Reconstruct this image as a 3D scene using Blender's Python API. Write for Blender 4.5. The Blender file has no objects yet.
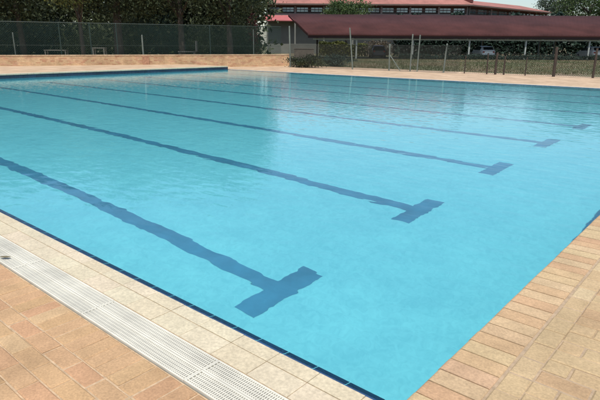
import bpy, math, random
from mathutils import Vector, Matrix
R = math.radians
random.seed(7)
scene = bpy.context.scene
col = scene.collection

# ------------------------------------------------------------------ camera
CAM = Vector((-0.8579, 1.7892, 1.5712))
YAW, PITCH, ROLL, FPX = -0.8615, 0.2868, 0.0061, 529.62
fw = Vector((math.cos(YAW)*math.cos(PITCH), math.sin(YAW)*math.cos(PITCH), -math.sin(PITCH)))
rt = Vector((math.sin(YAW), -math.cos(YAW), 0))
up = rt.cross(fw)
rt, up = math.cos(ROLL)*rt+math.sin(ROLL)*up, math.cos(ROLL)*up-math.sin(ROLL)*rt
cd = bpy.data.cameras.new('camera'); cam = bpy.data.objects.new('camera', cd); col.objects.link(cam)
m = Matrix((rt, up, -fw)).transposed().to_4x4(); m.translation = CAM
cam.matrix_world = m
cd.sensor_width = 36; cd.lens = FPX/600*36; cd.clip_start = .05; cd.clip_end = 3000
scene.camera = cam
FH = Vector((math.cos(YAW), math.sin(YAW), 0)); RH = Vector((math.sin(YAW), -math.cos(YAW), 0))
def spot(px, d, z=0.0):
    """world point a distance d ahead of the viewpoint, at the bearing of photo column px"""
    dz = z-CAM.z
    dep = d*math.cos(PITCH)-dz*math.sin(PITCH)
    s = (px-300)/FPX*dep-ROLL*dz
    return CAM.xy.to_3d()+FH*d+RH*s+Vector((0, 0, z))
def zat(px, py, d):
    """height that photo row py has at distance d"""
    r = fw+rt*((px-300)/FPX)-up*((py-200)/FPX)
    return CAM.z+r.z*d/r.dot(FH)

# ------------------------------------------------------------------ mesh building
class MB:
    def __init__(s): s.v = []; s.f = []; s.t = []; s.tone = 0.5
    def add(s, vs, fs):
        b = len(s.v); s.v += [tuple(q) for q in vs]
        for q in fs: s.f.append(tuple(b+i for i in q)); s.t.append(s.tone)
        return s
    def quad(s, a, b, c, d): return s.add([a, b, c, d], [(0, 1, 2, 3)])
    def obox(s, c, ax, ay, az):
        c = Vector(c); vs = [c+ax*i+ay*j+az*k for k in (-1, 1) for j in (-1, 1) for i in (-1, 1)]
        return s.add(vs, [(0, 2, 3, 1), (4, 5, 7, 6), (0, 1, 5, 4), (2, 6, 7, 3), (0, 4, 6, 2), (1, 3, 7, 5)])
    def box(s, x0, x1, y0, y1, z0, z1):
        return s.obox(((x0+x1)/2, (y0+y1)/2, (z0+z1)/2), Vector((abs(x1-x0)/2, 0, 0)), Vector((0, abs(y1-y0)/2, 0)), Vector((0, 0, abs(z1-z0)/2)))
    def bar(s, a, b, w, h, upv=Vector((0, 0, 1))):
        a, b = Vector(a), Vector(b); d = b-a; t = d.normalized()
        sd = t.cross(upv)
        if sd.length < 1e-4: sd = t.cross(Vector((1, 0, 0)))
        sd.normalize(); u = sd.cross(t)
        return s.obox((a+b)/2, d/2, sd*w/2, u*h/2)
    def tube(s, pts, rad, n=8, cap=True):
        pts = [Vector(p) for p in pts]
        if not hasattr(rad, '__len__'): rad = [rad]*len(pts)
        vs = []; fs = []; ref = None
        for i, p in enumerate(pts):
            t = (pts[min(i+1, len(pts)-1)]-pts[max(i-1, 0)]).normalized()
            if ref is None: ref = t.cross(Vector((.3, .9, .1))).normalized()
            ref = (ref-t*ref.dot(t)).normalized(); w = t.cross(ref)
            for k in range(n):
                a = 2*math.pi*k/n
                vs.append(p+(ref*math.cos(a)+w*math.sin(a))*rad[i])
        for i in range(len(pts)-1):
            for k in range(n):
                fs.append((i*n+k, i*n+(k+1) % n, (i+1)*n+(k+1) % n, (i+1)*n+k))
        if cap: fs.append(tuple(range(n-1, -1, -1))); fs.append(tuple((len(pts)-1)*n+k for k in range(n)))
        return s.add(vs, fs)
    def build(s, name, material, parent=None, smooth=False, bevel=0):
        me = bpy.data.meshes.new(name); me.from_pydata(s.v, [], s.f); me.update()
        at = me.attributes.new('tone', 'FLOAT', 'FACE'); at.data.foreach_set('value', s.t)
        me.materials.append(material)
        if smooth: me.shade_smooth()
        o = bpy.data.objects.new(name, me); col.objects.link(o)
        if parent is not None:
            o.parent = parent; o.matrix_parent_inverse = parent.matrix_basis.inverted()
        if bevel:
            b = o.modifiers.new('bevel', 'BEVEL'); b.width = bevel; b.segments = 2; b.limit_method = 'ANGLE'; b.angle_limit = R(40)
        return o
def tag(o, label, cat, group=None):
    o['label'] = label; o['category'] = cat
    if group: o['group'] = group
    return o
def struct(o, kind='structure'): o['kind'] = kind; return o
def thing(name, label, cat, loc=(0, 0, 0), rz=0, group=None):
    o = bpy.data.objects.new(name, None); col.objects.link(o)
    o.location = loc; o.rotation_euler = (0, 0, rz)
    o.matrix_basis = Matrix.Translation(Vector(loc)) @ Matrix.Rotation(rz, 4, 'Z')
    return tag(o, label, cat, group)

# ------------------------------------------------------------------ materials
def srgb(r, g, b):
    f = lambda c: (c/255/12.92 if c/255 <= .04045 else ((c/255+.055)/1.055)**2.4)
    return (f(r), f(g), f(b), 1)
def newmat(name):
    mt = bpy.data.materials.new(name); mt.use_nodes = True
    nt = mt.node_tree; return mt, nt, nt.nodes, nt.links, nt.nodes['Principled BSDF']
def mixc(nt, a, b, fac, mode='MIX'):
    n = nt.nodes.new('ShaderNodeMix'); n.data_type = 'RGBA'; n.blend_type = mode
    for sock, val in ((n.inputs[0], fac), (n.inputs[6], a), (n.inputs[7], b)):
        if hasattr(val, 'is_output'): nt.links.new(val, sock)
        else: sock.default_value = val
    return n.outputs[2]
def noise(nt, scale, detail=4, rough=.6, vec=None, dist=0):
    n = nt.nodes.new('ShaderNodeTexNoise'); n.inputs['Scale'].default_value = scale
    n.inputs['Detail'].default_value = detail; n.inputs['Roughness'].default_value = rough; n.inputs['Distortion'].default_value = dist
    if vec is None:
        tc = nt.nodes.new('ShaderNodeNewGeometry'); vec = tc.outputs['Position']
    nt.links.new(vec, n.inputs['Vector']); return n.outputs['Fac']
def ramp(nt, fac, stops):
    n = nt.nodes.new('ShaderNodeValToRGB'); nt.links.new(fac, n.inputs[0])
    e = n.color_ramp.elements
    while len(e) < len(stops): e.new(.5)
    for el, (p, c) in zip(e, stops): el.position = p; el.color = c
    return n.outputs[0]
def attr(nt, name):
    n = nt.nodes.new('ShaderNodeAttribute'); n.attribute_name = name; return n.outputs['Fac']
def bumpn(nt, h, strength, dist, bsdf):
    b = nt.nodes.new('ShaderNodeBump'); b.inputs['Strength'].default_value = strength; b.inputs['Distance'].default_value = dist
    nt.links.new(h, b.inputs['Height']); nt.links.new(b.outputs[0], bsdf.inputs['Normal']); return b
def sc(c, k): return (c[0]*k, c[1]*k, c[2]*k, 1)
def plain(name, c, rough=.6, var=.25, scale=6, metal=0, bump=0):
    mt, nt, N, L, P = newmat(name)
    f = noise(nt, scale)
    L.new(ramp(nt, f, [(.3, sc(c, 1-var)), (.7, sc(c, 1+var*.6))]), P.inputs['Base Color'])
    P.inputs['Roughness'].default_value = rough; P.inputs['Metallic'].default_value = metal
    if bump: bumpn(nt, noise(nt, scale*6), .4, bump, P)
    return mt
def toned(name, stops, rough=.8, dirt=.35, dirtscale=1.5, fine=90, bump=.0006, blotch=.8):
    """colour picked per brick / leaf by its own tone, with grain and stains"""
    mt, nt, N, L, P = newmat(name)
    c = ramp(nt, attr(nt, 'tone'), stops)
    g = noise(nt, fine, 3)
    c = mixc(nt, c, ramp(nt, g, [(.3, (.72, .72, .72, 1)), (.7, (1.12, 1.12, 1.12, 1))]), .8, 'MULTIPLY')
    d = noise(nt, dirtscale, 6, .65)
    c = mixc(nt, c, ramp(nt, d, [(.35, (1-dirt, 1-dirt*1.02, 1-dirt*1.1, 1)), (.62, (1.04, 1.04, 1.04, 1))]), 1, 'MULTIPLY')
    c = mixc(nt, c, ramp(nt, noise(nt, fine*.16, 5, .7), [(.32, (.78, .77, .75, 1)), (.6, (1.05, 1.05, 1.05, 1))]), blotch, 'MULTIPLY')
    L.new(c, P.inputs['Base Color']); P.inputs['Roughness'].default_value = rough
    if bump: bumpn(nt, noise(nt, fine*.9, 6, .7), .8, bump*2, P)
    return mt
def leafmat(name, dark, light, trans=.25, rough=.5):
    mt, nt, N, L, P = newmat(name)
    c = ramp(nt, attr(nt, 'tone'), [(0, dark), (1, light)])
    L.new(c, P.inputs['Base Color']); P.inputs['Roughness'].default_value = rough
    P.inputs['Specular IOR Level'].default_value = .25
    tr = N.new('ShaderNodeBsdfTranslucent'); L.new(c, tr.inputs['Color'])
    mx = N.new('ShaderNodeMixShader'); mx.inputs[0].default_value = trans
    L.new(P.outputs[0], mx.inputs[1]); L.new(tr.outputs[0], mx.inputs[2])
    L.new(mx.outputs[0], N['Material Output'].inputs['Surface'])
    return mt

M = {}
M['brick_left'] = toned('tan_brick', [(0, (.47, .272, .148, 1)), (.2, (.485, .293, .158, 1)), (.6, (.495, .315, .168, 1)), (.85, (.475, .303, .152, 1)), (1, (.52, .36, .20, 1))], blotch=.4, dirt=.24, dirtscale=1.6)
M['brick_right'] = toned('buff_brick', [(0, (.42, .275, .15, 1)), (.2, (.45, .315, .17, 1)), (.6, (.47, .345, .19, 1)), (.85, (.465, .33, .18, 1)), (1, (.52, .40, .235, 1))], blotch=.4, dirt=.16, dirtscale=2.2)
M['coping'] = toned('coping_brick', [(0, (.49, .30, .17, 1)), (.35, (.505, .35, .19, 1)), (.6, (.525, .395, .22, 1)), (.8, (.50, .325, .195, 1)), (1, (.54, .425, .24, 1))], blotch=.4, dirt=.18, dirtscale=3)
M['mortar'] = plain('sandy_mortar', (.47, .34, .21, 1), .9, .3, 30, bump=.001)
M['mortar_pale'] = plain('pale_mortar', (.38, .28, .18, 1), .9, .25, 30, bump=.001)
M['cream_tile'] = toned('cream_edge_tile', [(0, (.56, .475, .325, 1)), (.5, (.585, .52, .365, 1)), (1, (.60, .50, .36, 1))], rough=.55, dirt=.10, dirtscale=3, fine=60, bump=.0003, blotch=.15)
M['blue_tile'] = toned('dark_blue_tile', [(0, (.014, .07, .19, 1)), (1, (.02, .09, .23, 1))], rough=.25, dirt=.2, bump=0)
M['band_tile'] = toned('navy_tile', [(0, (.018, .04, .075, 1)), (1, (.026, .055, .10, 1))], rough=.3, dirt=.3, bump=0)
M['grate'] = plain('white_plastic', (.63, .605, .51, 1), .55, .22, 2.2)
M['channel'] = plain('gutter_concrete', (.34, .32, .27, 1), .9, .3, 9)
M['lane'] = plain('lane_tile', (.05, .265, .42, 1), .6, .22, 2.5)

def pave(name, c1, c2, mortar, sx, rot=0):
    """far paving: the same bricks as a brick pattern"""
    mt, nt, N, L, P = newmat(name)
    g = N.new('ShaderNodeNewGeometry'); mp = N.new('ShaderNodeMapping'); mp.inputs['Rotation'].default_value = (0, 0, rot)
    L.new(g.outputs['Position'], mp.inputs['Vector'])
    b = N.new('ShaderNodeTexBrick'); L.new(mp.outputs[0], b.inputs['Vector'])
    b.inputs['Scale'].default_value = 1; b.inputs['Brick Width'].default_value = .225; b.inputs['Row Height'].default_value = .115
    b.inputs['Mortar Size'].default_value = .006; b.inputs['Color1'].default_value = c1; b.inputs['Color2'].default_value = c2; b.inputs['Mortar'].default_value = mortar
    c = mixc(nt, b.outputs['Color'], ramp(nt, noise(nt, 1.1, 6), [(.35, (.72, .70, .66, 1)), (.65, (1.05, 1.05, 1.05, 1))]), 1, 'MULTIPLY')
    L.new(c, P.inputs['Base Color']); P.inputs['Roughness'].default_value = .85
    bumpn(nt, b.outputs['Fac'], .4, -.003, P)
    return mt
M['pave_left'] = pave('tan_paving', (.45, .29, .165, 1), (.49, .33, .19, 1), (.44, .32, .2, 1), 1, R(90))
M['pave_right'] = pave('buff_paving', (.40, .29, .175, 1), (.43, .33, .21, 1), (.36, .27, .17, 1), 1)
M['pave_far'] = pave('buff_pink_paving', (.48, .335, .215, 1), (.54, .395, .26, 1), (.44, .32, .215, 1), 1, R(90))

# pool paint, with caustic mottling in its colour
mt, nt, N, L, P = newmat('turquoise_pool_paint')
c = ramp(nt, noise(nt, .35, 5), [(.3, (.168, .675, .785, 1)), (.7, (.188, .73, .83, 1))])
c = mixc(nt, c, ramp(nt, noise(nt, 2.2, 6, .7), [(.35, (.90, .93, .945, 1)), (.65, (1.04, 1.03, 1.02, 1))]), 1, 'MULTIPLY')
c = mixc(nt, c, ramp(nt, noise(nt, 13, 4, .65, None, 1.2), [(.36, (.86, .92, .935, 1)), (.62, (1.05, 1.03, 1.02, 1))]), 1, 'MULTIPLY')  # fine mottling in the colour stands in for caustic light on the floor
L.new(c, P.inputs['Base Color']); P.inputs['Roughness'].default_value = .7
M['pool'] = mt
# water surface
mt, nt, N, L, P = newmat('pool_water')
N.remove(P)
gl = N.new('ShaderNodeBsdfGlass'); gl.inputs['IOR'].default_value = 1.33; gl.inputs['Roughness'].default_value = .035
gl.inputs['Color'].default_value = (.97, 1, 1, 1)
g = N.new('ShaderNodeNewGeometry')
h1 = noise(nt, 4.0, 1, .35, g.outputs['Position'], .3)
mp = N.new('ShaderNodeMapping'); mp.inputs['Rotation'].default_value = (0, 0, R(35)); mp.inputs['Scale'].default_value = (1, 2.6, 1)
L.new(g.outputs['Position'], mp.inputs['Vector'])
h2 = noise(nt, 3.4, 1, .35, mp.outputs[0], .2)
ad = N.new('ShaderNodeMath'); ad.operation = 'ADD'; L.new(h1, ad.inputs[0]); L.new(h2, ad.inputs[1])
bumpn(nt, ad.outputs[0], 1, .0036, gl)
L.new(gl.outputs[0], N['Material Output'].inputs['Surface'])
M['water'] = mt

# ------------------------------------------------------------------ pool
PL, PW, DEP = 25.0, 21.28, 1.25          # pool length along the lanes, width, depth
RZ, FZ = .17, .20                        # raised decks at the two turning ends
def plane(name, x0, x1, y0, y1, z, material):
    return struct(MB().quad((x0, y0, z), (x1, y0, z), (x1, y1, z), (x0, y1, z)).build(name, material))
b = MB()
b.quad((0, -PW, -DEP), (PL, -PW, -DEP), (PL, 0, -DEP), (0, 0, -DEP))
b.quad((0, 0, -DEP), (PL, 0, -DEP), (PL, 0, -.004), (0, 0, -.004))
b.quad((0, -PW, -DEP), (0, -PW, -.004), (PL, -PW, -.004), (PL, -PW, -DEP))
b.quad((0, -PW, -DEP), (0, 0, -DEP), (0, 0, -.12), (0, -PW, -.12))
b.quad((PL, -PW, -DEP), (PL, -PW, -.08), (PL, 0, -.08), (PL, 0, -DEP))
basin = struct(b.build('pool_basin', M['pool']))
water = plane('pool_water', .001, PL-.001, -PW+.001, -.012, 0, M['water'])
water.cycles.is_caustics_caster = True; water.data.shade_smooth()
receivers = [basin]
# waterline tile bands (dark blue)
b = MB()
for i in range(int(PW/.2)+1):
    y0 = -min(PW, i*.2); y1 = -min(PW, (i+1)*.2-.005)
    if y0-y1 < .02: continue
    b.tone = random.random(); b.box(PL-.008, PL+.01, y1, y0, -.08, FZ-.055)
    b.tone = random.random(); b.box(-.01, .008, y1, y0, -.12, RZ-.05)
band = struct(b.build('waterline_tile', M['band_tile'])); receivers.append(band)
b = MB()
for i in range(125):
    b.tone = random.random()
    for ya, yb in ((0, -.058), (-PW, -PW+.058)):
        x0, x1 = i*.2, i*.2+.196
        vs = [(x0, ya, .008), (x1, ya, .008), (x1, yb, -.012), (x0, yb, -.012)]
        b.quad(*(vs if ya == 0 else vs[::-1]))
struct(b.build('nosing_tile', M['blue_tile']))
# lane markings
b = MB(); b2 = MB()
z = -DEP+.004
for i in range(8):
    y = -1.4-2.5*i
    b.quad((2.22, y-.10, z), (PL-2.22, y-.10, z), (PL-2.22, y+.10, z), (2.22, y+.10, z))
    for xc in (2.1, PL-2.1):
        b.quad((xc-.12, y-.45, z), (xc+.12, y-.45, z), (xc+.12, y+.45, z), (xc-.12, y+.45, z))
lanes = struct(b.build('lane_marking', M['lane'])); receivers.append(lanes)

# ------------------------------------------------------------------ brick decks
def brick(b, x0, x1, y0, y1, z, ch=.007, zj=.0025, h=.04):
    z += random.uniform(-zj, zj); b.tone = random.random()
    j = [random.uniform(-.0022, .0022) for _ in range(4)]
    x0 += j[0]; x1 += j[1]; y0 += j[2]; y1 += j[3]
    tl = [random.uniform(-zj, zj)*.5 for _ in range(4)]
    vs = []
    for k, (e, zz) in enumerate(((0, z-h), (0, z-ch*.7), (ch, z))):
        for q, (x, y) in enumerate(((x0+e, y0+e), (x1-e, y0+e), (x1-e, y1-e), (x0+e, y1-e))): vs.append((x, y, zz+(tl[q] if k else 0)))
    fs = [(8, 9, 10, 11)]
    for k in (0, 4):
        for q in range(4): fs.append((k+q, k+(q+1) % 4, k+4+(q+1) % 4, k+4+q))
    b.add(vs, fs)
BL, BW, J = .22, .11, .007
# tan deck along the gutter: a soldier row against the gutter then running bond
b = MB()
x = 0.0
while x < 5.2:
    brick(b, x+J/2, x+BW-J/2, .49, .49+BL-J, 0); x += BW
y = .49+BL; row = 0
while y < 3.2:
    x = -(BL/2)*(row % 2)
    while x < 5.2:
        brick(b, max(0, x)+J/2, x+BL-J/2, y, y+BW-J, 0); x += BL
    y += BW; row += 1
struct(b.build('pool_deck', M['brick_left']))
plane('deck_bedding', 0, 40, .482, 9, -.0055, M['mortar'])
plane('deck_paving', 5.3, 40, .49, 9, 0, M['pave_left'])
plane('deck_paving', .0, 5.3, 3.22, 9, 0, M['pave_left'])
# buff raised deck at the near end: bullnose coping, edge course, field
b = MB(); fld = MB()
y = -9.0
while y < 3.0:
    b.tone = random.random()
    y0, y1 = y+J/2, y+BW-J/2
    zt = RZ+random.uniform(-.001, .001); jx = random.uniform(-.002, .002)
    prof = [(-.215, zt-.045), (-.215, zt-.004), (-.211, zt)]
    xf = .022+jx
    for k in range(5):
        a = math.pi/2*k/4; prof.append((xf-.018+.018*math.sin(a), zt-.018+.018*math.cos(a)))
    prof += [(xf-.002, zt-.05), (-.12, zt-.05)]
    n = len(prof)
    b.add([(px_, y0, pz) for px_, pz in prof]+[(px_, y1, pz) for px_, pz in prof],
          [(i, i+n, (i+1) % n+n, (i+1) % n) for i in range(n)]+[tuple(range(n-1, -1, -1)), tuple(range(n, 2*n))][::1])
    y += BW
cp = struct(b.build('pool_coping', M['coping']))
y = -6.0
while y < 3:
    brick(fld, -.222-BW, -.222-J, y+J/2, y+BL*.75-J/2, RZ); fld.t[-9:] = [min(1, .55+.45*random.random())]*9; y += BL*.75
x = -.222-BW; row = 0
while x > -3.2:
    y = -6-(BW/2)*0; 
    # bricks with their long side across the deck, courses staggered
    yy = -6.0; k = 0
    x0 = x-BL
    while yy < 3:
        o = (BL/2 if k % 2 else 0)
        brick(fld, x0-o+J/2, x0-o+BL-J/2, yy+J/2, yy+BW-J/2, RZ) if not (row == 0 and o) else (brick(fld, x-BL/2+J/2, x-J/2, yy+J/2, yy+BW-J/2, RZ), brick(fld, x-BL*1.5+J/2, x-BL/2-J/2, yy+J/2, yy+BW-J/2, RZ))
        yy += BW; k += 1
    x -= BL; row += 1
struct(fld.build('raised_deck', M['brick_right']))
b = MB(); b.box(-12, -.012, -PW-.3, 9, -.3, RZ-.0055)
struct(b.build('raised_deck_bedding', M['mortar_pale']))
plane('raised_deck_paving', -12, -.22, -PW-.3, -6.02, RZ, M['pave_right'])
plane('raised_deck_paving', -12, -3.6, -6.02, 9, RZ, M['pave_right'])
plane('raised_deck_paving', -3.6, -.012, 3.02, 9, RZ, M['pave_right'])
# far raised end: slab, coping
b = MB(); b.box(PL+.011, 45, -PW, 9, -.3, FZ); struct(b.build('far_raised_deck', M['pave_far']))
b = MB(); y = -PW
while y < 2:
    b.tone = .5+.5*random.random(); b.box(PL-.03, PL+.30, y+.004, min(y+.296, 2), FZ-.055, FZ+.012); y += .3
struct(b.build('far_coping', M['cream_tile'], bevel=.008))
# far side deck
plane('side_deck', -14, 45, -PW-4.4-4, -PW-.34, 0, M['pave_far'])
b = MB(); x = 0
while x < PL-.01:
    b.tone = random.random(); b.box(x+.003, min(x+.297, PL), -PW-.34, -PW, -.05, .012); x += .3
struct(b.build('side_edging', M['cream_tile']))

# ------------------------------------------------------------------ gutter edge on the near side
b = MB()
for ya, yb in ((.0, .098), (.102, .245)):
    x = 0
    while x < PL-.01:
        b.tone = random.random(); zj = random.uniform(-.0008, .0008)
        b.box(x+.0018, min(x+.2682, PL), ya, yb, -.06, .010+zj if ya else .012+zj); x += .27
struct(b.build('edge_tile', M['cream_tile'], bevel=.002))
plane('edge_bedding', 0, PL, 0.0, .25, .006, M['mortar_pale'])
b = MB(); b.quad((0, .25, -.18), (PL, .25, -.18), (PL, .482, -.18), (0, .482, -.18))
b.quad((0, .249, -.18), (0, .249, .006), (PL, .249, .006), (PL, .249, -.18)); b.quad((0, .4815, -.18), (PL, .4815, -.18), (PL, .4815, -.002), (0, .4815, -.002))
struct(b.build('gutter_channel', M['channel']))
for ya, yb, lb in ((.252, .362, 'white slatted gutter grating strip nearest the pool edge tiles'), (.366, .478, 'white slatted gutter grating strip nearest the tan brick deck')):
    t = thing('gutter_grating', lb, 'grating', (0, ya, .008), 0, 'gutter gratings along the pool')
    r_ = MB(); s_ = MB(); xs = .004
    while xs < PL-.1:
        xe = min(xs+.997, PL-.002); dz = random.uniform(-.0012, .0012); dy = random.uniform(-.001, .001)
        for yy in (ya, yb-.010): r_.box(xs, xe, yy+dy, yy+dy+.010, -.022, .011+dz)
        for xx in (xs, xe-.008): r_.box(xx, xx+.008, ya+dy+.0101, yb+dy-.0101, -.02, .0098+dz)
        x = xs+.017
        while x < xe-.02:
            s_.box(x, x+.0068, ya+dy+.010, yb+dy-.010, -.018, .0085+dz); x += .0138
        for q in (1, 2, 3, 4):
            yy = ya+dy+(yb-ya)*q/5; s_.box(xs+.008, xe-.008, yy-.003, yy+.003, -.018, .0065+dz)
        xs += 1.0
    r_.build('rail', M['grate'], t, bevel=.0015)
    s_.build('slat', M['grate'], t)
# leaf
b = MB(); c0 = Vector((3.22, .43, .0205))
dx = Vector((.8, .6, 0)); dy = Vector((-.6, .8, 0))
pts = []
for k in range(9):
    u = k/8; w = .022*math.sin(math.pi*u)**.8+.001; pts.append((u, w))
for k in range(8):
    (u0, w0), (u1, w1) = pts[k], pts[k+1]
    q = lambda u, w: c0+dx*(u-.5)*.085+dy*w*.7+Vector((0, 0, .006*(u-.5)**2*4+abs(w)*.25))
    b.quad(q(u0, 0), q(u1, 0), q(u1, w1), q(u0, w0)); b.quad(q(u0, -w0), q(u1, -w1), q(u1, 0), q(u0, 0))
lf = b.build('fallen_leaf', plain('dry_leaf', (.13, .11, .06, 1), .8)); tag(lf, 'small dark fallen leaf on the white gutter grating', 'leaf')
so = lf.modifiers.new('solid', 'SOLIDIFY'); so.thickness = .001

# ------------------------------------------------------------------ ground
def grassmat(name, a, b_, c):
    mt, nt, N, L, P = newmat(name)
    cc = ramp(nt, noise(nt, .16, 6, .65), [(.40, a), (.5, b_), (.60, c)])
    cc = mixc(nt, cc, ramp(nt, noise(nt, 14, 4), [(.3, (.6, .6, .6, 1)), (.7, (1.2, 1.2, 1.2, 1))]), 1, 'MULTIPLY')
    L.new(cc, P.inputs['Base Color']); P.inputs['Roughness'].default_value = .95
    bumpn(nt, noise(nt, 10, 5), .8, .06, P); return mt
M['lawn'] = grassmat('worn_lawn', (.08, .105, .042, 1), (.14, .13, .066, 1), (.20, .145, .09, 1))
b = MB(); G = 900; gz = -.03
b.quad((-G, -PW-.35, gz), (-.02, -PW-.35, gz), (-.02, G, gz), (-G, G, gz)); b.quad((PL+.02, -PW-.35, gz), (G, -PW-.35, gz), (G, G, gz), (PL+.02, G, gz))
b.quad((-G, -G, gz), (G, -G, gz), (G, -PW-.35, gz), (-G, -PW-.35, gz)); b.quad((-.02, .49, gz), (PL+.02, .49, gz), (PL+.02, G, gz), (-.02, G, gz))
struct(b.build('ground', M['lawn']))
# grass blades beyond the fence
b = MB()
for i in range(26000):
    d = random.uniform(31, 62); px = random.uniform(285, 680)
    p = spot(px, d, -.03)
    if p.y > -29.2-.1*(24-p.x): continue
    a = random.uniform(0, 6.28); h = random.uniform(.04, .13); w = .02+.02*random.random()
    dv = Vector((math.cos(a), math.sin(a), 0)); ln = Vector((random.uniform(-.05, .05), random.uniform(-.05, .05), h))
    b.tone = min(1, max(0, .5+.4*math.sin(p.x*.55+1.3*math.sin(p.y*.35))*math.sin(p.y*.4+p.x*.13)+random.gauss(0, .18))); b.add([p-dv*w, p+dv*w, p+ln], [(0, 1, 2)])
struct(b.build('grass', leafmat('grass_blade', (.075, .11, .035, 1), (.26, .215, .12, 1), .35)), 'stuff')

# ------------------------------------------------------------------ low brick wall
WA, WB = Vector((33.8, -11.2, 0)), Vector((26.0, -28.2, 0))
wd = (WA-WB).normalized(); wn = Vector((-wd.y, wd.x, 0))
if wn.dot(CAM-WB) < 0: wn = -wn
WL = WB+wd*48
wt = thing('low_brick_wall', 'low buff brick retaining wall beyond the far end of the pool', 'wall', tuple(WB))
M['wall_brick'] = toned('wall_brick', [(0, (.50, .27, .155, 1)), (.3, (.60, .39, .22, 1)), (.65, (.64, .45, .26, 1)), (1, (.58, .34, .215, 1))], dirt=.32, dirtscale=.7, fine=30, bump=.001)
b = MB(); rowh = .085; nrow = 9
Lw = 48
for r_i in range(nrow):
    s = -(.115 if r_i % 2 else 0)
    while s < Lw:
        s0, s1 = max(s, 0), min(s+.222, Lw)
        b.tone = min(1, max(0, random.gauss(.5, .3)))
        c = WB+wd*(s0+s1)/2+Vector((0, 0, r_i*rowh+.04)); b.obox(c, wd*((s1-s0)/2), wn*.11, Vector((0, 0, .0385)))
        s += .23
b.build('brickwork', M['wall_brick'], wt)
b = MB(); b.obox(WB+wd*(Lw/2)+Vector((0, 0, .38)), wd*(Lw/2-.006), wn*.104, Vector((0, 0, .378))); b.build('mortar_core', M['mortar'], wt)
b = MB(); s = 0
while s < Lw:
    b.tone = random.random(); b.obox(WB+wd*(s+.112)+Vector((0, 0, .80)), wd*.111, wn*.13, Vector((0, 0, .036))); s += .226
b.build('coping', toned('wall_coping', [(0, (.50, .33, .2, 1)), (1, (.60, .44, .28, 1))], dirt=.3), wt, bevel=.008)
b = MB()
pc = None
for s in [q*.1 for q in range(480)]:
    v = WB+wd*s-CAM; dd = v.dot(FH); px = 300+FPX*v.dot(RH)/(dd*.959+.3)
    if px < 146: pc = WB+wd*s; break
for r_i in range(9):
    b.tone = random.uniform(0, .2); b.obox(pc+wn*.14+Vector((0, 0, r_i*rowh+.04)), wd*.21, wn*.045, Vector((0, 0, .039)))
b.build('pier', plain('red_brick', (.42, .225, .135, 1), .9, .35, 9), wt)

# ------------------------------------------------------------------ fences
M['galv'] = plain('galvanised_steel', (.15, .175, .15, 1), .6, .25, 3, .1)
M['greenpost'] = plain('green_coated_steel', (.015, .034, .027, 1), .5, .2, 3)
M['wire'] = plain('green_wire', (.009, .032, .025, 1), .6, .1)
M['wire_dark'] = plain('dark_wire', (.018, .02, .014, 1), .6, .1)
M['dullpost'] = plain('dull_green_grey_steel', (.085, .105, .09, 1), .6, .25, 3)
M['brownpost'] = plain('brown_timber', (.05, .034, .025, 1), .8, .3, 4)
def mesh_panel(a, b_, z0, z1, pitch, w):
    """diamond wire mesh between two points"""
    a, b_ = Vector(a), Vector(b_); ln = (b_-a).length; t = (b_-a)/ln; h = z1-z0; n = t.cross(Vector((0, 0, 1)))
    mb = MB(); s = -h
    while s < ln:
        for sg in (0, 1):
            s0, s1, q0, q1 = s, s+h, z0, z1
            if s0 < 0: q0 = z0-s0*1.0; s0 = 0
            if s1 > ln: q1 = z1-(s1-ln); s1 = ln
            if sg: q0, q1 = z0+z1-q0, z0+z1-q1
            p0 = a+t*s0; p1 = a+t*s1; p0.z = q0; p1.z = q1
            if (p1-p0).length > .05: mb.bar(p0+n*.003*(1-2*sg), p1+n*.003*(1-2*sg), w, w)
        s += pitch
    return mb
def fence_line(a, b_, px):
    """point of the segment a-b at the bearing px"""
    lo, hi = -1.0, 2.0
    f = lambda t: (lambda v: 300+FPX*v.dot(RH)/(v.dot(FH)*.959+.35))(Vector(a).lerp(Vector(b_), t)-CAM)
    up_ = f(0) < f(1)
    for _ in range(50):
        mid = (lo+hi)/2
        if (f(mid) < px) == up_: lo = mid
        else: hi = mid
    return Vector(a).lerp(Vector(b_), lo)
# tall green fence standing behind the wall
FA, FB = WB-wn*.6+wd*.4, WB-wn*.6+wd*48
ZT = 2.75
ft = thing('mesh_fence', 'tall dark green diamond mesh fence above the low brick wall', 'fence', tuple(FA))
mesh_panel(FA, FB, .05, ZT, .13, .012).build('mesh', M['wire'], ft)
for zz in (ZT, .1, 1.4):
    mb = MB(); mb.tube([FA+Vector((0, 0, zz)), FB+Vector((0, 0, zz))], .022 if zz == ZT else .008, 6); mb.build('rail', M['greenpost'], ft)
for px, zt, mk in ((16, 2.1, 'dullpost'), (62, ZT, 'greenpost'), (92, ZT, 'greenpost'), (118, ZT, 'greenpost'), (143, 2.05, 'galv'), (210, ZT, 'greenpost'), (253, 2.5, 'dullpost'), (-30, ZT, 'greenpost'), (-90, ZT, 'greenpost')):
    p = fence_line(FA, FB, px); mb = MB(); r0 = .05 if mk == 'galv' else .035
    mb.tube([p+Vector((0, 0, -.03)), p+Vector((0, 0, zt))], r0, 10); mb.tube([p+Vector((0, 0, zt)), p+Vector((0, 0, zt+.03))], [r0+.006, r0*.5], 10); mb.build('post', M[mk], ft)
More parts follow.
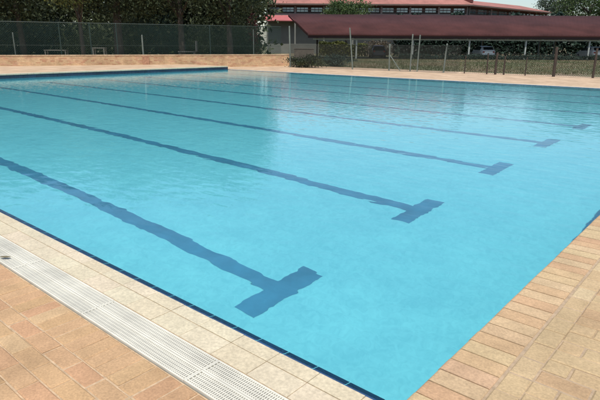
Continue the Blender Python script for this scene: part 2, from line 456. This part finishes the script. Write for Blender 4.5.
# fences along the far side deck
SA, SB, SC = Vector((24.6, -26.6, 0)), Vector((12.6, -27.9, 0)), Vector((-9, -30.1, 0))
st = thing('wire_fence', 'wire fence with pale leaning posts left of the brown post fence', 'fence', tuple(SA))
mesh_panel(SA, SB, .05, 1.5, .10, .012).build('mesh', M['wire_dark'], st)
mb = MB()
mb.tube([SA+Vector((0, 0, 1.52)), SB+Vector((0, 0, 1.52))], .012, 6); mb.build('top_wire', M['wire_dark'], st)
for bpx, tpx, zt, rr in ((289.5, 288.5, 2.72, .05), (352, 348, 2.55, .045), (388.5, 388, 1.58, .045), (409.5, 410, 2.15, .04), (416.5, 417.3, 2.1, .04), (443, 444.5, 1.62, .05)):
    p = fence_line(SA, SB, bpx); q = p+RH*((tpx-bpx)/FPX*((p-CAM).dot(FH)))+Vector((0, 0, zt))
    mb = MB(); mb.tube([p+Vector((0, 0, -.03)), q], rr, 10); mb.tube([q, q+Vector((0, 0, .02))], [rr, rr*.4], 10)
    mb.build('post', M['galv'], st)
    if bpx == 388.5:
        mb = MB(); mb.tube([p+Vector((0, 0, .95)), p+(SB-SA).normalized()*.75+Vector((0, 0, .02))], .028, 8); mb.build('brace', M['galv'], st)
bt = thing('wire_fence', 'low wire fence with dark brown posts in front of the right lawn', 'fence', tuple(SB))
mesh_panel(SB+(SC-SB).normalized()*.1, SC, .05, 1.15, .11, .008).build('mesh', M['wire_dark'], bt)
for px, zt, rr in ((464, 1.0, .03), (486.5, 1.15, .04), (495, 1.18, .065), (503.5, 1.0, .045), (525, .95, .03), (553.5, 1.5, .08), (593, 1.45, .06), (622, 1.3, .06), (650, 1.3, .06), (690, 1.3, .06)):
    p = fence_line(SB, SC, px); mb = MB()
    mb.tube([p+Vector((0, 0, -.03)), p+Vector((random.uniform(-.02, .02), 0, zt*.5)), p+Vector((random.uniform(-.03, .03), 0, zt))], [rr, rr*.95, rr*.85], 8); mb.build('post', M['brownpost'], bt)

# ------------------------------------------------------------------ vegetation
def leaf(mb, c, size):
    a = Vector((random.gauss(0, 1), random.gauss(0, 1), random.gauss(0, 1))).normalized()
    b_ = a.cross(Vector((random.gauss(0, 1), random.gauss(0, 1), random.gauss(0, 1)))).normalized()
    l = size*random.uniform(.6, 1.3); w = l*random.uniform(.35, .55)
    mb.add([c-a*l, c+b_*w, c+a*l, c-b_*w], [(0, 1, 2, 3)])
def crown(mb, c, rad, nclump, nleaf, size, clump=.28, inner=.35, seed=0):
    c = Vector(c)
    for k in range(nclump):
        while True:
            u = Vector((random.uniform(-1, 1), random.uniform(-1, 1), random.uniform(-1, 1)))
            if inner < u.length <= 1: break
        cc = c+Vector((u.x*rad[0], u.y*rad[1], u.z*rad[2])); tone = random.random()
        cr = clump*random.uniform(.6, 1.4)
        for i in range(nleaf//nclump):
            mb.tone = min(1, max(0, tone+random.gauss(0, .2)))
            leaf(mb, cc+Vector((random.gauss(0, 1)*rad[0], random.gauss(0, 1)*rad[1], random.gauss(0, .8)*rad[2]))*cr, size)
M['bark'] = plain('bark', (.05, .04, .032, 1), .9, .4, 8, bump=.01)
M['leaf_dark'] = leafmat('dark_leaf', (.017, .027, .013, 1), (.068, .085, .037, 1), .2, .6)
M['leaf_olive'] = leafmat('olive_leaf', (.055, .07, .018, 1), (.13, .14, .04, 1))
M['leaf_mid'] = leafmat('mid_leaf', (.035, .065, .022, 1), (.10, .15, .05, 1))
M['leaf_teal'] = leafmat('bluish_leaf', (.014, .032, .024, 1), (.04, .072, .052, 1), .15, .65)
M['leaf_back'] = leafmat('green_leaf', (.045, .09, .06, 1), (.13, .20, .14, 1), .3, .6)
M['leaf_red'] = leafmat('red_leaf', (.05, .012, .014, 1), (.12, .03, .03, 1), .2)
M['leaf_hazed'] = leafmat('hazed_leaf', (.05, .075, .055, 1), (.13, .16, .12, 1))  # haze of distance put into a greyer leaf colour
def tree(label, p, h, rad, zc, mat_, nleaf=5000, size=.16, trunk=.18, nclump=40, group=None, clump=.22):
    p = Vector(p); t = thing('tree', label, 'tree', tuple(p), 0, group)
    mb = MB(); lean = Vector((random.uniform(-.3, .3), random.uniform(-.3, .3), 0))
    pts = [p+lean*k/5+Vector((0, 0, zc*k/5-.05)) for k in range(6)]
    mb.tube(pts, [trunk*(1.25-.13*k) for k in range(6)], 10)
    for k in range(7):
        a = random.uniform(0, 6.28); s = p+lean*.6+Vector((0, 0, zc*random.uniform(.45, .85)))
        e = Vector((p.x+math.cos(a)*rad[0]*.7, p.y+math.sin(a)*rad[1]*.7, zc+random.uniform(-.2, .5)*rad[2]))
        mid = (s+e)/2+Vector((0, 0, .25)); mb.tube([s, mid, e], [trunk*.5, trunk*.33, trunk*.12], 6)
    mb.build('trunk', M['bark'], t, True)
    mb = MB(); crown(mb, p+lean+Vector((0, 0, zc)), rad, nclump, nleaf, size, clump); mb.build('crown', mat_, t)
    return t
def shrub(label, p, rad, mat_, nleaf=1800, size=.09, name='shrub', nclump=24, cat='shrub', group=None):
    p = Vector(p); t = thing(name, label, cat, tuple(p), 0, group)
    mb = MB()
    for k in range(6):
        a = random.uniform(0, 6.28); mb.tube([p, p+Vector((math.cos(a)*rad[0]*.4, math.sin(a)*rad[1]*.4, rad[2]*1.1))], [.035, .012], 5)
    mb.build('stem', M['bark'], t)
    mb = MB(); crown(mb, p+Vector((0, 0, rad[2])), rad, nclump, nleaf, size, .25, .2); mb.build('foliage', mat_, t)
    return t
TG = 'shade trees behind the green fence'
tree('dark spreading shade tree at the far left end of the green fence', spot(-40, 42), 11, (5, 5, 3.4), 7.0, M['leaf_dark'], 16000, .105, .22, 90, TG)
tree('dark shade tree behind the leftmost pale fence post', spot(25, 45), 11, (4.8, 4.8, 3.6), 6.9, M['leaf_dark'], 16000, .105, .22, 90, TG)
tree('olive green tree with the brightest leaves above the green fence', spot(84, 41), 8, (2.3, 2.0, 1.7), 5.6, M['leaf_olive'], 5200, .09, .14, 40, TG)
tree('dark shade tree with a thick trunk left of the middle fence post', spot(119, 43), 11, (4.4, 4.4, 3.4), 7.2, M['leaf_dark'], 16000, .105, .3, 90, TG)
tree('dark shade tree above the L shaped pale bench', spot(182, 44), 11, (4.6, 4.6, 3.3), 7.0, M['leaf_dark'], 16000, .105, .22, 90, TG)
tree('dark shade tree next to the pink roofed building end', spot(230, 43), 11, (3.1, 3.6, 3.3), 6.6, M['leaf_dark'], 14000, .105, .2, 80, TG)
tree('slim dark tree just left of the building end', spot(247, 52), 9, (1.5, 1.6, 2.6), 6.2, M['leaf_dark'], 5000, .095, .13, 40, TG)
SG = 'dark shrubs under the shade trees'
for px, d, rx, rz_, mk, lb in (
    (-25, 46, 2.6, 1.7, 'leaf_dark', 'dark rounded shrub at the left edge of the fence'),
    (18, 47, 2.4, 1.8, 'leaf_teal', 'bluish green shrub behind the leftmost pale fence post'),
    (52, 49, 2.4, 1.7, 'leaf_teal', 'bluish green shrub under the bright olive tree'),
    (88, 48, 2.4, 1.9, 'leaf_dark', 'dark shrub behind the flat pale bench'),
    (126, 49, 2.4, 2.0, 'leaf_dark', 'dark shrub beside the thick tree trunk'),
    (163, 48, 2.4, 1.9, 'leaf_teal', 'bluish green shrub right of the middle pale fence post'),
    (200, 50, 2.4, 1.9, 'leaf_dark', 'dark shrub behind the L shaped bench'),
    (234, 49, 2.2, 1.9, 'leaf_dark', 'dark shrub left of the red leaved shrub')):
    shrub(lb, spot(px, d, -.05), (rx, rx*.8, rz_), M[mk], 5200, .085, group=SG)
shrub('narrow dark red leaved shrub left of the pink roof end', spot(253, 50, -.05), (.45, .45, 2.4), M['leaf_red'], 900, .09)
# woodland mass closing the view behind
mb = MB()
for k in range(330):
    px = random.uniform(-330, 250); d = random.uniform(58, 76); zc = random.uniform(.3, 13)
    mb_c = spot(px, d, zc); tn = random.random()
    for i in range(150):
        mb.tone = min(1, max(0, tn+random.gauss(0, .2)))
        leaf(mb, mb_c+Vector((random.gauss(0, 1.5), random.gauss(0, 1.5), random.gauss(0, 1.1))), .42)
for k in range(150):
    mb_c = spot(random.uniform(-60, 248) if k % 2 else random.uniform(150, 250), random.uniform(53, 60), random.uniform(.5, 9)); tn = random.random()
    for i in range(170):
        mb.tone = min(1, max(0, tn+random.gauss(0, .2)))
        leaf(mb, mb_c+Vector((random.gauss(0, 1.1), random.gauss(0, 1.1), random.gauss(0, .9))), .3)
struct(mb.build('woodland', M['leaf_dark']), 'stuff')

# benches and loungers beyond the fence
M['bench'] = plain('pale_weathered_wood', (.15, .145, .125, 1), .7, .2, 5)
def bench(label, px, d, w, back, z=.1):
    p = spot(px, d, 0); t = thing('bench', label, 'bench', tuple(p), 0, 'pale benches behind the green fence')
    mb = MB()
    for k in range(4): mb.obox(p+FH*(-.2+.13*k)+Vector((0, 0, z+.45)), RH*w/2, FH*.055, Vector((0, 0, .025)))
    mb.build('seat', M['bench'], t)
    for sx in (-1, 1):
        for sy in (-1, 1):
            mb = MB(); mb.obox(p+RH*(w/2-.08)*sx+FH*.2*sy+Vector((0, 0, (z+.42)/2-.02)), RH*.035, FH*.035, Vector((0, 0, (z+.44)/2))); mb.build('leg', M['bench'], t)
    if back:
        mb = MB()
        for k in range(3): mb.obox(p+RH*(w/2+.06)+FH*(-.16+.16*k)+Vector((0, 0, z+.82)), RH*.03, FH*.06, Vector((0, 0, .36)))
        mb.build('backrest', M['bench'], t)
bench('pale bench with an upright end behind the green fence', 187, 38.5, 1.2, True, .55)
bench('flat pale bench without a backrest behind the green fence', 100, 40, .95, False, .75)
bench('wide pale bench behind the green fence near the left edge', 57, 42, 1.7, False, .55)

# ------------------------------------------------------------------ shelter (carport)
M['maroon'] = plain('maroon_roof_sheet', (.060, .021, .019, 1), .9, .35, .35); M['maroon'].node_tree.nodes['Principled BSDF'].inputs['Specular IOR Level'].default_value = .25
M['maroon_dark'] = plain('dark_maroon_board', (.03, .009, .009, 1), .7, .15, 1)
D0, D1 = 62.0, 71.0
ze, zr = zat(450, 34.5, D0), zat(450, 15.0, D1)
sh = thing('shelter', 'long open shelter with a maroon sheet roof behind the fence', 'shelter', tuple(spot(450, 66)))
cFL, cFR = spot(307, D0, ze), spot(760, D0, ze); cBL, cBR = spot(287, D1, zr), spot(770, D1, zr)
mb = MB(); n = 1000
ups = Vector((0, 0, 1))
vs = []
for i in range(n+1):
    t = i/n; off = .022*max(0, math.cos(i*math.pi/4))**3
    a = cFL.lerp(cFR, t); c = cBL.lerp(cBR, t)
    vs += [a+ups*off, a.lerp(c, .5)+ups*(off+.03), c+ups*off]
mb.add(vs, [(i*3+k, (i+1)*3+k, (i+1)*3+k+1, i*3+k+1) for i in range(n) for k in (0, 1)])
ro = mb.build('roof', M['maroon'], sh, True); so = ro.modifiers.new('solid', 'SOLIDIFY'); so.thickness = .03; so.offset = -1
mb = MB(); mb.tube([cFL-FH*.06-ups*.10, cFR-FH*.06-ups*.10], .075, 8); mb.build('gutter', M['maroon'], sh)
mb = MB(); mb.bar(cFL+FH*.1-ups*.25, cFR+FH*.1-ups*.25, .05, .38); mb.build('fascia', M['maroon_dark'], sh)
mb = MB(); a, c = cFL.lerp(cBL, .02), cFL.lerp(cBL, .98); mb.bar(a-ups*.14, c-ups*.14, .04, .2); mb.build('barge_board', M['maroon'], sh)
M['post_grey'] = plain('grey_painted_steel', (.33, .35, .32, 1), .5, .15, 2)
zb = ze-.47
mb = MB(); mb.bar(spot(312, D0+.5, zb-.08), spot(750, D0+.5, zb-.08), .1, .16); mb.build('beam', M['post_grey'], sh)
zb2 = ze-.2
mb = MB(); mb.bar(spot(300, D1-.5, zr-.45), spot(765, D1-.5, zr-.45), .1, .25); mb.build('beam', M['post_grey'], sh)
for px in (355, 411, 467, 523, 586, 642, 700):
    p = spot(px, D0+.5, 0); mb = MB(); mb.obox(p+ups*(zb-.16)/2, RH*.08, FH*.08, ups*((zb-.16)/2)); mb.build('post', M['post_grey'], sh)
for px in (537, 552, 316, 480, 620):
    p = spot(px, D1-.5, 0); mb = MB(); mb.obox(p+ups*(zr-.575)/2, RH*.09, FH*.09, ups*((zr-.575)/2)); mb.build('post', M['brownpost'] if px == 316 else M['post_grey'], sh)
for k in range(10):
    t = (k+.5)/10; a = cFL.lerp(cFR, t)-ups*.12; c = cBL.lerp(cBR, t)-ups*.12
    mb = MB(); mb.bar(a.lerp(c, .03), a.lerp(c, .97), .07, .14); mb.build('rafter', M['maroon_dark'], sh)

# ------------------------------------------------------------------ cars under the shelter
M['glass_dark'] = plain('car_glass', (.015, .018, .02, 1), .08, .1)
M['tyre'] = plain('tyre', (.02, .02, .02, 1), .8, .1)
M['rim'] = plain('rim', (.4, .4, .4, 1), .35, .1, 2, .8)
M['lampred'] = plain('tail_lamp', (.25, .015, .012, 1), .25, .1)
M['bumper'] = plain('bumper_grey', (.06, .06, .06, 1), .6, .1)
def carpaint(name, c):
    mt = plain(name, c, .3, .05, 2); mt.node_tree.nodes['Principled BSDF'].inputs['Coat Weight'].default_value = .5; return mt
def car(label, px, d, paint, van=False):
    p = spot(px, d, 0); t = thing('parked_car', label, 'car', (0, 0, 0), 0, 'cars parked under the shelter')
    L_, W_ = 4.1, .84
    # stations: x (0 rear .. L front), half width, z low, z belt, roof half width, roof z
    S = [(-.02, .74, .42, .86, .60, .90), (.10, .80, .30, .95, .64, 1.02), (.45, .84, .24, .98, .60, 1.38), (.9, .84, .22, .98, .60, 1.46),
         (1.8, .84, .2, .96, .61, 1.48), (2.45, .84, .2, .94, .58, 1.38), (3.05, .83, .22, .92, .66, .97), (3.7, .79, .26, .80, .62, .84), (4.02, .68, .34, .66, .5, .69)]
    mb = MB(); vs = []
    for x, hw, zl, zb_, rw, zr_ in S:
        ring = [(-hw*.9, zl), (-hw, zl+.12), (-hw, zb_-.05), (-hw*.97, zb_), (-rw, zr_-.04), (-rw*.85, zr_), (rw*.85, zr_), (rw, zr_-.04), (hw*.97, zb_), (hw, zb_-.05), (hw, zl+.12), (hw*.9, zl)]
        vs += [Vector((x, y, z_)) for y, z_ in ring]
    k = 12; fs = []
    for i in range(len(S)-1):
        for q in range(k): fs.append((i*k+q, i*k+(q+1) % k, (i+1)*k+(q+1) % k, (i+1)*k+q))
    fs += [tuple(range(k)), tuple((len(S)-1)*k+q for q in range(k-1, -1, -1))]
    mb.add(vs, fs); body = mb.build('body', paint, t, True)
    sub = body.modifiers.new('sub', 'SUBSURF'); sub.levels = 1; sub.render_levels = 2
    def pane(pts, name='window'):
        q = MB(); q.add(pts, [tuple(range(len(pts)))]); o = q.build(name, M['glass_dark'], t)
        s_ = o.modifiers.new('solid', 'SOLIDIFY'); s_.thickness = .02; s_.offset = 0; return o
    pane([(.09, -.60, 1.04), (.09, .60, 1.04), (.40, .53, 1.34), (.40, -.53, 1.34)], 'rear_window')
    pane([(3.05, -.64, 1.0), (2.52, -.52, 1.375), (2.52, .52, 1.375), (3.05, .64, 1.0)], 'windscreen')
    for sy in (-1, 1):
        pane([(.62, .80*sy, 1.0), (1.62, .80*sy, 1.0), (1.62, .65*sy, 1.40), (.75, .65*sy, 1.38)]); pane([(1.7, .80*sy, 1.0), (2.75, .79*sy, .98), (2.4, .65*sy, 1.33), (1.7, .65*sy, 1.40)])
        q = MB(); q.box(-.035, .06, .58*sy-.10, .58*sy+.10, .70, .88); q.build('tail_lamp', M['lampred'], t, bevel=.02)
        q = MB(); q.box(3.86, 4.0, .5*sy-.13, .5*sy+.13, .58, .70); q.build('headlight', M['rim'], t, bevel=.02)
        q = MB(); q.box(2.6, 2.75, .90*sy-.07, .90*sy+.07, .93, 1.05); q.build('wing_mirror', paint, t, bevel=.02)
        for x in (.75, 3.2):
            q = MB(); q.tube([(x, .64*sy, .31), (x, .655*sy, .31), (x, .83*sy, .31), (x, .845*sy, .31)], [.27, .31, .31, .27], 22); w = q.build('wheel', M['tyre'], t)
            q = MB(); q.tube([(x, .84*sy, .31), (x, .855*sy, .31)], [.19, .17], 16); q.build('rim', M['rim'], w)
    q = MB(); q.box(-.06, .08, -.72, .72, .34, .5); q.build('bumper', M['bumper'], t, bevel=.03)
    rz = math.atan2(FH.y, FH.x)
    t.location = p; t.rotation_euler = (0, 0, rz+random.uniform(-.05, .05))
    return t
car('dark blue car parked under the left part of the shelter', 378, 64.2, carpaint('dark_blue_paint', (.012, .017, .028, 1)))
car('white car parked under the middle of the shelter', 487, 63.6, carpaint('white_paint', (.75, .75, .74, 1)))
car('white car parked at the right edge under the shelter', 597.5, 63.5, carpaint('cream_white_paint', (.72, .72, .68, 1)))

# ------------------------------------------------------------------ hedges and bushes round the shelter
def hedge(label, p0, p1, w, h, mat_, nleaf, size, name='hedge'):
    p0, p1 = Vector(p0), Vector(p1); t = (p1-p0).normalized(); n_ = t.cross(ups); L_ = (p1-p0).length
    mb = MB()
    for i in range(nleaf):
        s = random.random()*L_; q = random.uniform(-1, 1); hh = h*(1+.12*math.sin(s*.9)+.08*math.sin(s*2.3+1))
        z_ = random.random()**.7*hh
        if random.random() < .6: q = math.copysign(random.uniform(.75, 1.1), q)
        mb.tone = min(1, max(0, .5+.35*math.sin(s*1.7+z_*2)+random.gauss(0, .22)))
        leaf(mb, p0+t*s+n_*(q*w/2)+ups*z_, size)
    o = mb.build(name, mat_); return tag(o, label, 'hedge')
hedge('low clipped dark hedge along the front of the shelter', spot(398, D0-.4, -.03), spot(720, D0-.4, -.03), .5, .5, M['leaf_teal'], 9000, .1)
hedge('tall dark green hedge behind the shelter', spot(392, D1+6, -.03), spot(780, D1+6, -.03), 2.2, 5.0, M['leaf_teal'], 42000, .27)
hedge('yellowish olive hedge behind the left end of the shelter', spot(318, 76, -.03), spot(366, 76, -.03), 1.6, 1.75, M['leaf_olive'], 4500, .16)
shrub('brownish bush behind the shelter beside the dark blue car', spot(378, 74, -.03), (1.9, 1.4, 1.0), leafmat('brown_leaf', (.06, .05, .03, 1), (.15, .12, .08, 1)), 2200, .12)
shrub('added low dark shrub for tree shade at the left end of the wire fence', spot(305, 38, -.03), (1.4, .8, .42), M['leaf_dark'], 2200, .07)  # this shrub and the next are added to darken ground in tree shade
shrub('added low dark shrub for tree shade right of the low shrub by the corner post', spot(334, 40, -.03), (1.4, .8, .40), M['leaf_teal'], 2200, .07)
mb = MB(); p = spot(303, 58, 0)
wt2 = thing('block_wall', 'short grey brown block wall under the left end of the shelter roof', 'wall', tuple(p))
mb.obox(p+ups*.52, RH*1.05, FH*.12, ups*.55); mb.build('blockwork', plain('grey_brown_block', (.15, .125, .10, 1), .9, .25, 2), wt2)
mb = MB(); mb.obox(p+ups*1.1, RH*1.1, FH*.16, ups*.028); mb.build('coping', plain('block_coping', (.2, .17, .14, 1), .9), wt2)

# ------------------------------------------------------------------ building behind
DB = 95.0
z_e = zat(400, 4.2, DB); z_w1 = zat(400, 6.5, DB); z_w0 = zat(400, 13.8, DB); z_v1 = zat(300, 15.2, DB); z_v0 = zat(300, 20.5, DB)
bd = thing('building', 'long two storey building with a pink tiled roof and a band of dark windows', 'building', tuple(spot(400, DB+5)))
M['plaster'] = plain('grey_beige_plaster', (.15, .155, .135, 1), .9, .15, .5)
M['plaster_dark'] = plain('brown_plaster', (.12, .085, .07, 1), .9, .2, .5)
M['pane'] = plain('window_glass', (.24, .31, .36, 1), .15, .5, .12, .6)
M['rooftile'] = toned('terracotta_tile', [(0, (.30, .11, .085, 1)), (1, (.42, .19, .15, 1))], .7, .25, .3, 6, 0)
M['verandah'] = plain('pink_roof_sheet', (.40, .12, .12, 1), .5, .15, .4)
def seg(a_px, a_d, b_px, b_d, wins):
    a, c = spot(a_px, a_d, 0), spot(b_px, b_d, 0); t = (c-a).normalized(); n_ = Vector((t.y, -t.x, 0))
    if n_.dot(CAM-a) < 0: n_ = -n_
    L_ = (c-a).length; Z = lambda z_: Vector((0, 0, z_))
    def slab(z0, z1, off, th, mat_, name, s0=0, s1=None):
        s1 = L_ if s1 is None else s1
        q = MB(); q.obox(a+t*((s0+s1)/2)+n_*(off-th/2)+Z((z0+z1)/2), t*((s1-s0)/2), n_*(th/2), Z((z1-z0)/2)); return q.build(name, mat_, bd)
    slab(-.1, z_w0-.003, 0, .4, M['plaster'], 'wall')
    slab(z_w1+.003, z_e, 0, .4, M['plaster_dark'], 'lintel_band')
    slab(z_w0, z_w1, -.9, .2, M['plaster_dark'], 'recess_wall')
    for k in range(wins):
        s0 = L_*(k+.10)/wins; s1 = L_*(k+.90)/wins
        fr = slab(z_w0+.25, z_w1-.15, -.86, .04, M['plaster'] if k % 3 else M['plaster_dark'], 'window', s0, s1)
        q = MB()
        for h in range(3):
            u0, u1 = s0+(s1-s0)*(h+.06)/3, s0+(s1-s0)*(h+.94)/3
            q.obox(a+t*((u0+u1)/2)+n_*(-.855)+Z((z_w0+z_w1)/2+.05), t*((u1-u0)/2), n_*.012, Z((z_w1-z_w0)/2-.26))
        q.build('pane', M['pane'], fr)
    for k in range(0, wins+1, 2): slab(z_w0, z_w1, -.05, .22, M['plaster'], 'pillar', max(0, L_*k/wins-.16), min(L_, L_*k/wins+.16))
    slab(z_w0+.6, z_w0+.68, -.08, .05, M['plaster_dark'], 'railing')
    # lean-to roof under the windows
    q = MB(); h0 = a-t*.4; h1 = c+t*.4
    q.add([h0+n_*1.7+Z(z_v0), h1+n_*1.7+Z(z_v0), h1+n_*.02+Z(z_v1), h0+n_*.02+Z(z_v1), h0+n_*1.7+Z(z_v0-.15), h1+n_*1.7+Z(z_v0-.15), h1+n_*.02+Z(z_v1-.15), h0+n_*.02+Z(z_v1-.15)],
          [(0, 1, 2, 3), (7, 6, 5, 4), (0, 4, 5, 1), (1, 5, 6, 2), (2, 6, 7, 3), (3, 7, 4, 0)]); q.build('verandah_roof', M['verandah'], bd)
    for k in range(0, wins+1, 2):
        q = MB(); q.obox(a+t*min(L_-.2, max(.2, L_*k/wins))+n_*1.5+Z((z_v0-.16)/2), t*.12, n_*.12, Z((z_v0-.16)/2)); q.build('verandah_post', M['plaster'], bd)
    return a, c, t, n_
a1, c1, t1, n1 = seg(266, DB, 463, DB, 14)
a2, c2, t2, n2 = seg(465, DB+.5, 541, DB+20, 8)
def hip(a, c, n_, t, depth, rise, hip_l, hip_r, name='roof'):
    Z = Vector((0, 0, 1)); o = .7
    A = a+n_*o-t*o+Z*z_e; B = c+n_*o+t*o+Z*z_e; C_ = c-n_*(depth+o)+t*o+Z*z_e; D_ = a-n_*(depth+o)-t*o+Z*z_e
    ra = a-n_*depth/2+t*hip_l+Z*(z_e+rise); rb = c-n_*depth/2-t*hip_r+Z*(z_e+rise)
    q = MB(); q.add([A, B, C_, D_, ra, rb], [(0, 1, 5, 4), (1, 2, 5), (2, 3, 4, 5), (3, 0, 4), (3, 2, 1, 0)])
    r_ = q.build(name, M['rooftile'], bd)
    q = MB()
    for p0, p1 in ((A, B), (B, C_), (D_, A)): q.bar(p0-Z*.12, p1-Z*.12, .05, .22)
    q.build('fascia', M['plaster_dark'], bd)
    return r_
r1 = hip(a1, c1, n1, t1, 11, 2.6, 0, 3)
r2 = hip(a2, c2, n2, t2, 8, 1.25, -2, 4)
q = MB(); cpos = spot(461.5, DB+3, 0); q.box(cpos.x-.9, cpos.x+.9, cpos.y-.5, cpos.y+.5, z_e+.5, z_e+2.4); ch = q.build('chimney', plain('chimney_red', (.13, .035, .03, 1), .9, .2), r1)
for p0, p1, n_ in ((a1, c1, n1), (a2, c2, n2)):
    q = MB(); dd = 11 if p0 is a1 else 8; mid = (p0+p1)/2-n_*(dd/2+1.2)+ups*z_e/2
    q.obox(mid, (p1-p0)/2*.98, n_*(dd/2-.1), ups*(z_e/2-.02)); q.build('rear_block', M['plaster'], bd)

# trees around the building
tree('soft green bushy tree in front of the building windows', spot(345, 84), 8, (3.3, 2.6, 1.9), zat(345, 12, 84), M['leaf_mid'], 5200, .16, .16, 40)
tree('olive dark tree rising behind the right end of the shelter roof', spot(582, 104), 12, (6.2, 5, 4.0), zat(582, 4, 104), M['leaf_mid'], 9000, .22, .25, 60)
tree('dark green tree beyond the right edge behind the shelter', spot(630, 98), 12, (5.5, 5, 4.5), zat(620, 3, 98), M['leaf_dark'], 7500, .22, .25, 60)
tree('greyish hazy tree at the right end of the pink roof', spot(541, 128), 10, (2.6, 2.5, 3.2), zat(541, 4, 128), M['leaf_hazed'], 3500, .2, .2, 34)
tree('greyish low tree between the pink roof and the olive tree', spot(556, 124), 10, (3, 2.5, 2.6), zat(556, 7, 124), M['leaf_hazed'], 3500, .2, .2, 34)

# ------------------------------------------------------------------ light
SUN_EL = R(65); sd = Vector((-.66, .75, 0)).normalized()
sdir = Vector((sd.x*math.cos(SUN_EL), sd.y*math.cos(SUN_EL), math.sin(SUN_EL)))
sl = bpy.data.lights.new('sun', 'SUN'); sl.energy = 4.0; sl.angle = R(.6); sl.color = (1, .955, .88)
so_ = bpy.data.objects.new('sun', sl); col.objects.link(so_)
so_.rotation_euler = sdir.to_track_quat('Z', 'Y').to_euler(); so_.location = (0, 0, 40)
sl.cycles.is_caustics_light = True
for o in receivers: o.cycles.is_caustics_receiver = True
w = bpy.data.worlds.new('World'); scene.world = w; w.use_nodes = True
nt = w.node_tree; bg = nt.nodes['Background']; sk = nt.nodes.new('ShaderNodeTexSky'); sk.sky_type = 'NISHITA'; sk.sun_disc = False
sk.sun_elevation = SUN_EL; sk.sun_rotation = math.atan2(sd.x, sd.y); sk.dust_density = 1.2; sk.air_density = 1.0
nt.links.new(sk.outputs[0], bg.inputs['Color']); bg.inputs['Strength'].default_value = .13
vs_ = scene.view_settings; vs_.view_transform = 'Standard'; vs_.look = 'None'; vs_.exposure = .22; vs_.gamma = 1; vs_.use_curve_mapping = False
scene.render.engine = 'CYCLES'; cy = scene.cycles
cy.use_denoising = True; cy.max_bounces = 10; cy.transmission_bounces = 8; cy.diffuse_bounces = 3; cy.caustics_refractive = True; cy.caustics_reflective = False
cy.blur_glossy = .5; cy.sample_clamp_indirect = 6
